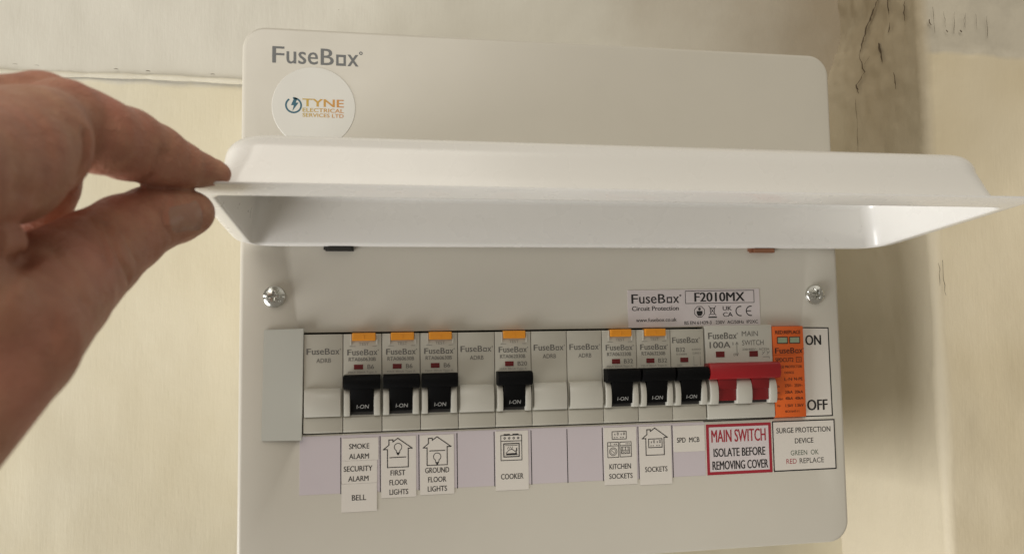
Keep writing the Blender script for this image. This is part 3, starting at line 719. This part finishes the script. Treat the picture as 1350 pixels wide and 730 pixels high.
def hand_sdf(Pt):
    idx = chain_sdf(Pt, 'index'); th = chain_sdf(Pt, 'thumb')
    th = smin(th, chain_sdf(Pt, 'web'), 5)
    th = smin(th, chain_sdf(Pt, 'fold2'), 1.5)
    idx = smin(smin(chain_sdf(Pt, 'index_root'), chain_sdf(Pt, 'knuckle'), 4), idx, 6)
    body = chain_sdf(Pt, 'palm')
    for nm in ('palm2', 'back', 'wrist'): body = smin(body, chain_sdf(Pt, nm), 9)
    D = smin(smin(idx, body, 5), smin(th, body, 6), 1.3)
    D = smin(D, chain_sdf(Pt, 'fold'), 1.3)
    for nm in ('middle', 'ring', 'little'): D = smin(D, chain_sdf(Pt, nm), 1.5)
    for pl, dep, wd in CREASES:
        pl = np.array(pl, float); m_ = None
        for i in range(len(pl)-1):
            a, b = pl[i], pl[i+1]; ab = b-a; t_ = np.clip(((Pt-a)@ab)/(ab@ab), 0, 1); q = np.linalg.norm(Pt-a-t_[..., None]*ab, axis=-1)
            m_ = q if m_ is None else np.minimum(m_, q)
        D = D+dep*np.exp(-(m_/wd)**2)
    return D
#CREASES_HERE
CREASES += [([[-36.1, -163.9, 49.7], [-36.0, -164.0, 48.1], [-35.9, -163.8, 46.5], [-36.0, -164.1, 44.8], [-36.3, -163.9, 43.3], [-36.7, -164.5, 41.6], [-37.1, -164.9, 40.0]], 2.4, 1.4), ([[-29.0, -125.2, 54.6], [-29.8, -125.5, 52.8], [-30.8, -125.2, 51.1], [-32.3, -123.6, 49.0], [-34.4, -119.8, 47.3]], 1.5, 1.3), ([[-27.9, -122.9, 55.6], [-29.0, -123.5, 52.9], [-30.4, -122.8, 50.5]], 0.35, 0.8), ([[-39.0, -141.0, 31.1], [-36.7, -144.5, 28.0], [-35.0, -146.4, 25.1], [-33.7, -147.1, 22.7], [-32.8, -146.8, 20.4], [-32.3, -144.7, 18.2], [-32.6, -140.0, 16.2]], 2.0, 1.25), ([[-41.1, -142.2, 31.8], [-38.3, -147.4, 28.2], [-36.2, -150.7, 25.0], [-34.6, -152.9, 22.0], [-33.4, -154.3, 19.3]], 1.0, 1.1), ([[-36.0, -137.3, 30.4], [-34.6, -138.7, 27.6], [-33.4, -139.1, 24.9], [-32.6, -137.6, 22.6], [-32.4, -134.4, 20.5]], 0.35, 0.8), ([[-37.8, -200.7, 13.1], [-37.5, -198.3, 13.7], [-37.4, -195.5, 14.3], [-42.0, -181.9, 16.6], [-42.6, -177.2, 18.3]], 2.4, 1.5), ([[-36.5, -203.3, 8.9], [-36.2, -201.3, 10.5], [-36.3, -198.4, 12.2], [-37.1, -194.4, 14.1], [-41.9, -180.8, 16.9]], 2.0, 1.4), ([[-37.7, -195.3, 30.1], [-37.8, -192.3, 30.0], [-38.0, -189.1, 30.0], [-38.2, -186.0, 30.2], [-38.7, -182.5, 30.5]], 0.9, 2.0), ([[-29.5, -115.8, 42.0], [-29.6, -117.6, 39.8], [-29.9, -119.1, 37.7], [-29.4, -119.7, 35.5], [-29.1, -119.9, 33.4], [-28.6, -117.8, 32.0], [-28.2, -114.8, 30.8]], 1.1, 0.8), ([[-28.3, -114.6, 30.6], [-26.9, -111.1, 31.6], [-25.2, -108.7, 32.6], [-23.5, -107.6, 33.9], [-21.9, -105.5, 35.5]], 0.45, 0.6), ([[-41.0, -180.8, 50.0], [-39.4, -181.6, 47.6], [-38.2, -181.6, 45.5], [-37.5, -182.7, 43.1], [-37.1, -183.3, 40.9]], 0.35, 2.0), ([[-40.4, -170.2, 20.4], [-37.4, -172.5, 17.5], [-35.0, -173.4, 14.8], [-33.2, -174.9, 11.6], [-31.8, -175.1, 8.6]], 0.4, 1.6), ([[-33.8, -196.9, 6.9], [-32.9, -193.8, 3.9], [-31.9, -190.6, 0.8]], 0.35, 2.2), ([[-36.9, -142.8, 59.1], [-36.2, -142.3, 56.6], [-35.7, -141.2, 54.2], [-36.2, -140.6, 52.2], [-36.8, -139.4, 50.3]], 0.22, 1.2), ([[-34.7, -140.5, 58.7], [-34.2, -139.8, 56.2], [-33.9, -138.2, 53.9]], 0.18, 1.0), ([[-25.8, -119.2, 55.4], [-25.4, -117.7, 53.3], [-25.3, -115.4, 51.5]], 0.15, 0.8)]
#END_CREASES
BLK = []
def surface_nets(fn, lo, hi, h):
    n = [int((b-a)/h)+1 for a, b in zip(lo, hi)]
    ax = [lo[i]+h*np.arange(n[i]) for i in range(3)]
    D = np.empty(n, np.float32); K = 8
    for i in range(0, n[0], K):
        for j in range(0, n[1], K):
            for k in range(0, n[2], K):
                c = np.array([[ax[0][min(i+K//2, n[0]-1)], ax[1][min(j+K//2, n[1]-1)], ax[2][min(k+K//2, n[2]-1)]]])
                BLK.append((i, j, k, c[0]))
    d_ = fn(np.array([q[3] for q in BLK]))
    for (i, j, k, c), dc in zip(BLK, d_):
        if abs(dc) > K*h*.87+5: D[i:i+K, j:j+K, k:k+K] = dc; continue
        X, Y_, Z = np.meshgrid(ax[0][i:i+K], ax[1][j:j+K], ax[2][k:k+K], indexing='ij'); D[i:i+K, j:j+K, k:k+K] = fn(np.stack([X, Y_, Z], -1))
    ins = D < 0
    cs = [(0,0,0),(1,0,0),(0,1,0),(1,1,0),(0,0,1),(1,0,1),(0,1,1),(1,1,1)]
    sl = lambda A, c: A[c[0]:n[0]-1+c[0], c[1]:n[1]-1+c[1], c[2]:n[2]-1+c[2]]
    cnt = sum(sl(ins, c).astype(np.int8) for c in cs); act = (cnt > 0) & (cnt < 8)
    idx = np.argwhere(act); vid = -np.ones(act.shape, np.int64); vid[tuple(idx.T)] = np.arange(len(idx))
    acc = np.zeros((len(idx), 3)); num = np.zeros(len(idx))
    vals = {c: sl(D, c)[act] for c in cs}
    for a in cs:
        for k in range(3):
            if a[k] == 0:
                b = list(a); b[k] = 1; b = tuple(b); va, vb = vals[a], vals[b]; m_ = (va < 0) != (vb < 0)
                t_ = np.where(m_, va/(va-vb+1e-12), 0); p = np.array(a, float)+np.zeros((len(idx), 3)); p[:, k] += t_
                acc[m_] += p[m_]; num[m_] += 1
    V = (idx+acc/num[:, None])*h+np.array(lo); Fc = []
    for k in range(3):
        u, v = (k+1) % 3, (k+2) % 3
        s0 = [slice(1, n[i]-1) for i in range(3)]; s1 = list(s0); s0[k] = slice(0, n[k]-1); s1[k] = slice(1, n[k])
        A, B = ins[tuple(s0)], ins[tuple(s1)]; e = np.argwhere(A != B); off = np.array([1, 1, 1]); off[k] = 0; e = e+off
        du = np.zeros(3, int); du[u] = 1; dv = np.zeros(3, int); dv[v] = 1
        q = np.stack([vid[tuple((e-du-dv).T)], vid[tuple((e-dv).T)], vid[tuple(e.T)], vid[tuple((e-du).T)]], 1)
        fl = ~ins[tuple(e.T)]; q[fl] = q[fl][:, ::-1]; Fc.append(q)
    return V, np.concatenate(Fc)
HV, HF = surface_nets(hand_sdf, (-140, -275, -85), (-8, -82, 80), .85)
ok = (HF >= 0).all(1); HF = HF[ok]
# project on the exact surface for smoothness
for _ in range(2):
    e = .3; d0 = hand_sdf(HV); g = np.stack([hand_sdf(HV+np.eye(3)[i]*e)-hand_sdf(HV-np.eye(3)[i]*e) for i in range(3)], -1)/(2*e)
    HV = HV-g*(d0/np.maximum((g**2).sum(-1), .2))[:, None]*.8
person = thing('person', 'bare left hand pinching the lid by its left front corner', 'person', (-60, -240, 0))
skin = mk('hand', HV, HF, 'skin', person, True)
# thumbnail laid on the skin
def nail(c, ax, side, out, L_, W_):
    c, ax, side, out = [np.array(v, float) for v in (c, ax, side, out)]
    nu, nv = 16, 14; Pn = []
    for i in range(nu+1):
        for j in range(nv+1):
            u = -1+2*i/nu; v = -1+2*j/nv
            k = math.sqrt(max(0, 1-.40*v*v)) if u < 0 else 1-.16*v*v
            Pn.append(c+ax*(u*L_/2*k)+side*(v*W_/2*(1-.10*(u < -.5)*(abs(u)-.5))))
    Pn = np.array(Pn)+out*14
    for _ in range(40): Pn = Pn-out*hand_sdf(Pn)[:, None]*.8
    uu = np.repeat(np.linspace(-1, 1, nu+1), nv+1); vv = np.tile(np.linspace(-1, 1, nv+1), nu+1)
    lift = .38*(1-np.abs(vv)**4)*(1-np.clip(-uu, 0, 1)**4)-.22+.2*np.clip(uu-.5, 0, 1)
    Pn = Pn+out*lift[:, None]
    Fc = [[i*(nv+1)+j, (i+1)*(nv+1)+j, (i+1)*(nv+1)+j+1, i*(nv+1)+j+1] for i in range(nu) for j in range(nv)]
    return Pn, Fc
#NAIL_HERE
NV_, NF_ = nail([-25.54, -112.489, 36.866], [0.811, 0.527, 0.254], [-0.138, -0.25, 0.958], [0.568, -0.813, -0.13], 13.5, 10.8)
mk('thumbnail', NV_, NF_, 'nail', person, True)
#END_NAIL
# thin ring round the curled finger below the index finger
M['ring_metal'] = new_mat('pale_metal', (.34,.24,.17), .4, metal=1)
RC = np.array([-48.6, -186.0, 20.5]); RA = np.array([.34, .93, .06]); RA /= np.linalg.norm(RA)
u_ = np.cross(RA, [0, 0, 1]); u_ /= np.linalg.norm(u_); w_ = np.cross(RA, u_)
V = []; Fc = []
for i in range(48):
    a = 2*math.pi*i/48; rd = u_*math.cos(a)+w_*math.sin(a)
    for j in range(8):
        b = 2*math.pi*j/8; V.append(RC+rd*(7.2+.35*math.cos(b))+RA*.75*math.sin(b))
for i in range(48):
    for j in range(8): Fc.append([i*8+j, ((i+1) % 48)*8+j, ((i+1) % 48)*8+(j+1) % 8, i*8+(j+1) % 8])
mk('ring', V, Fc, 'ring_metal', person, True)
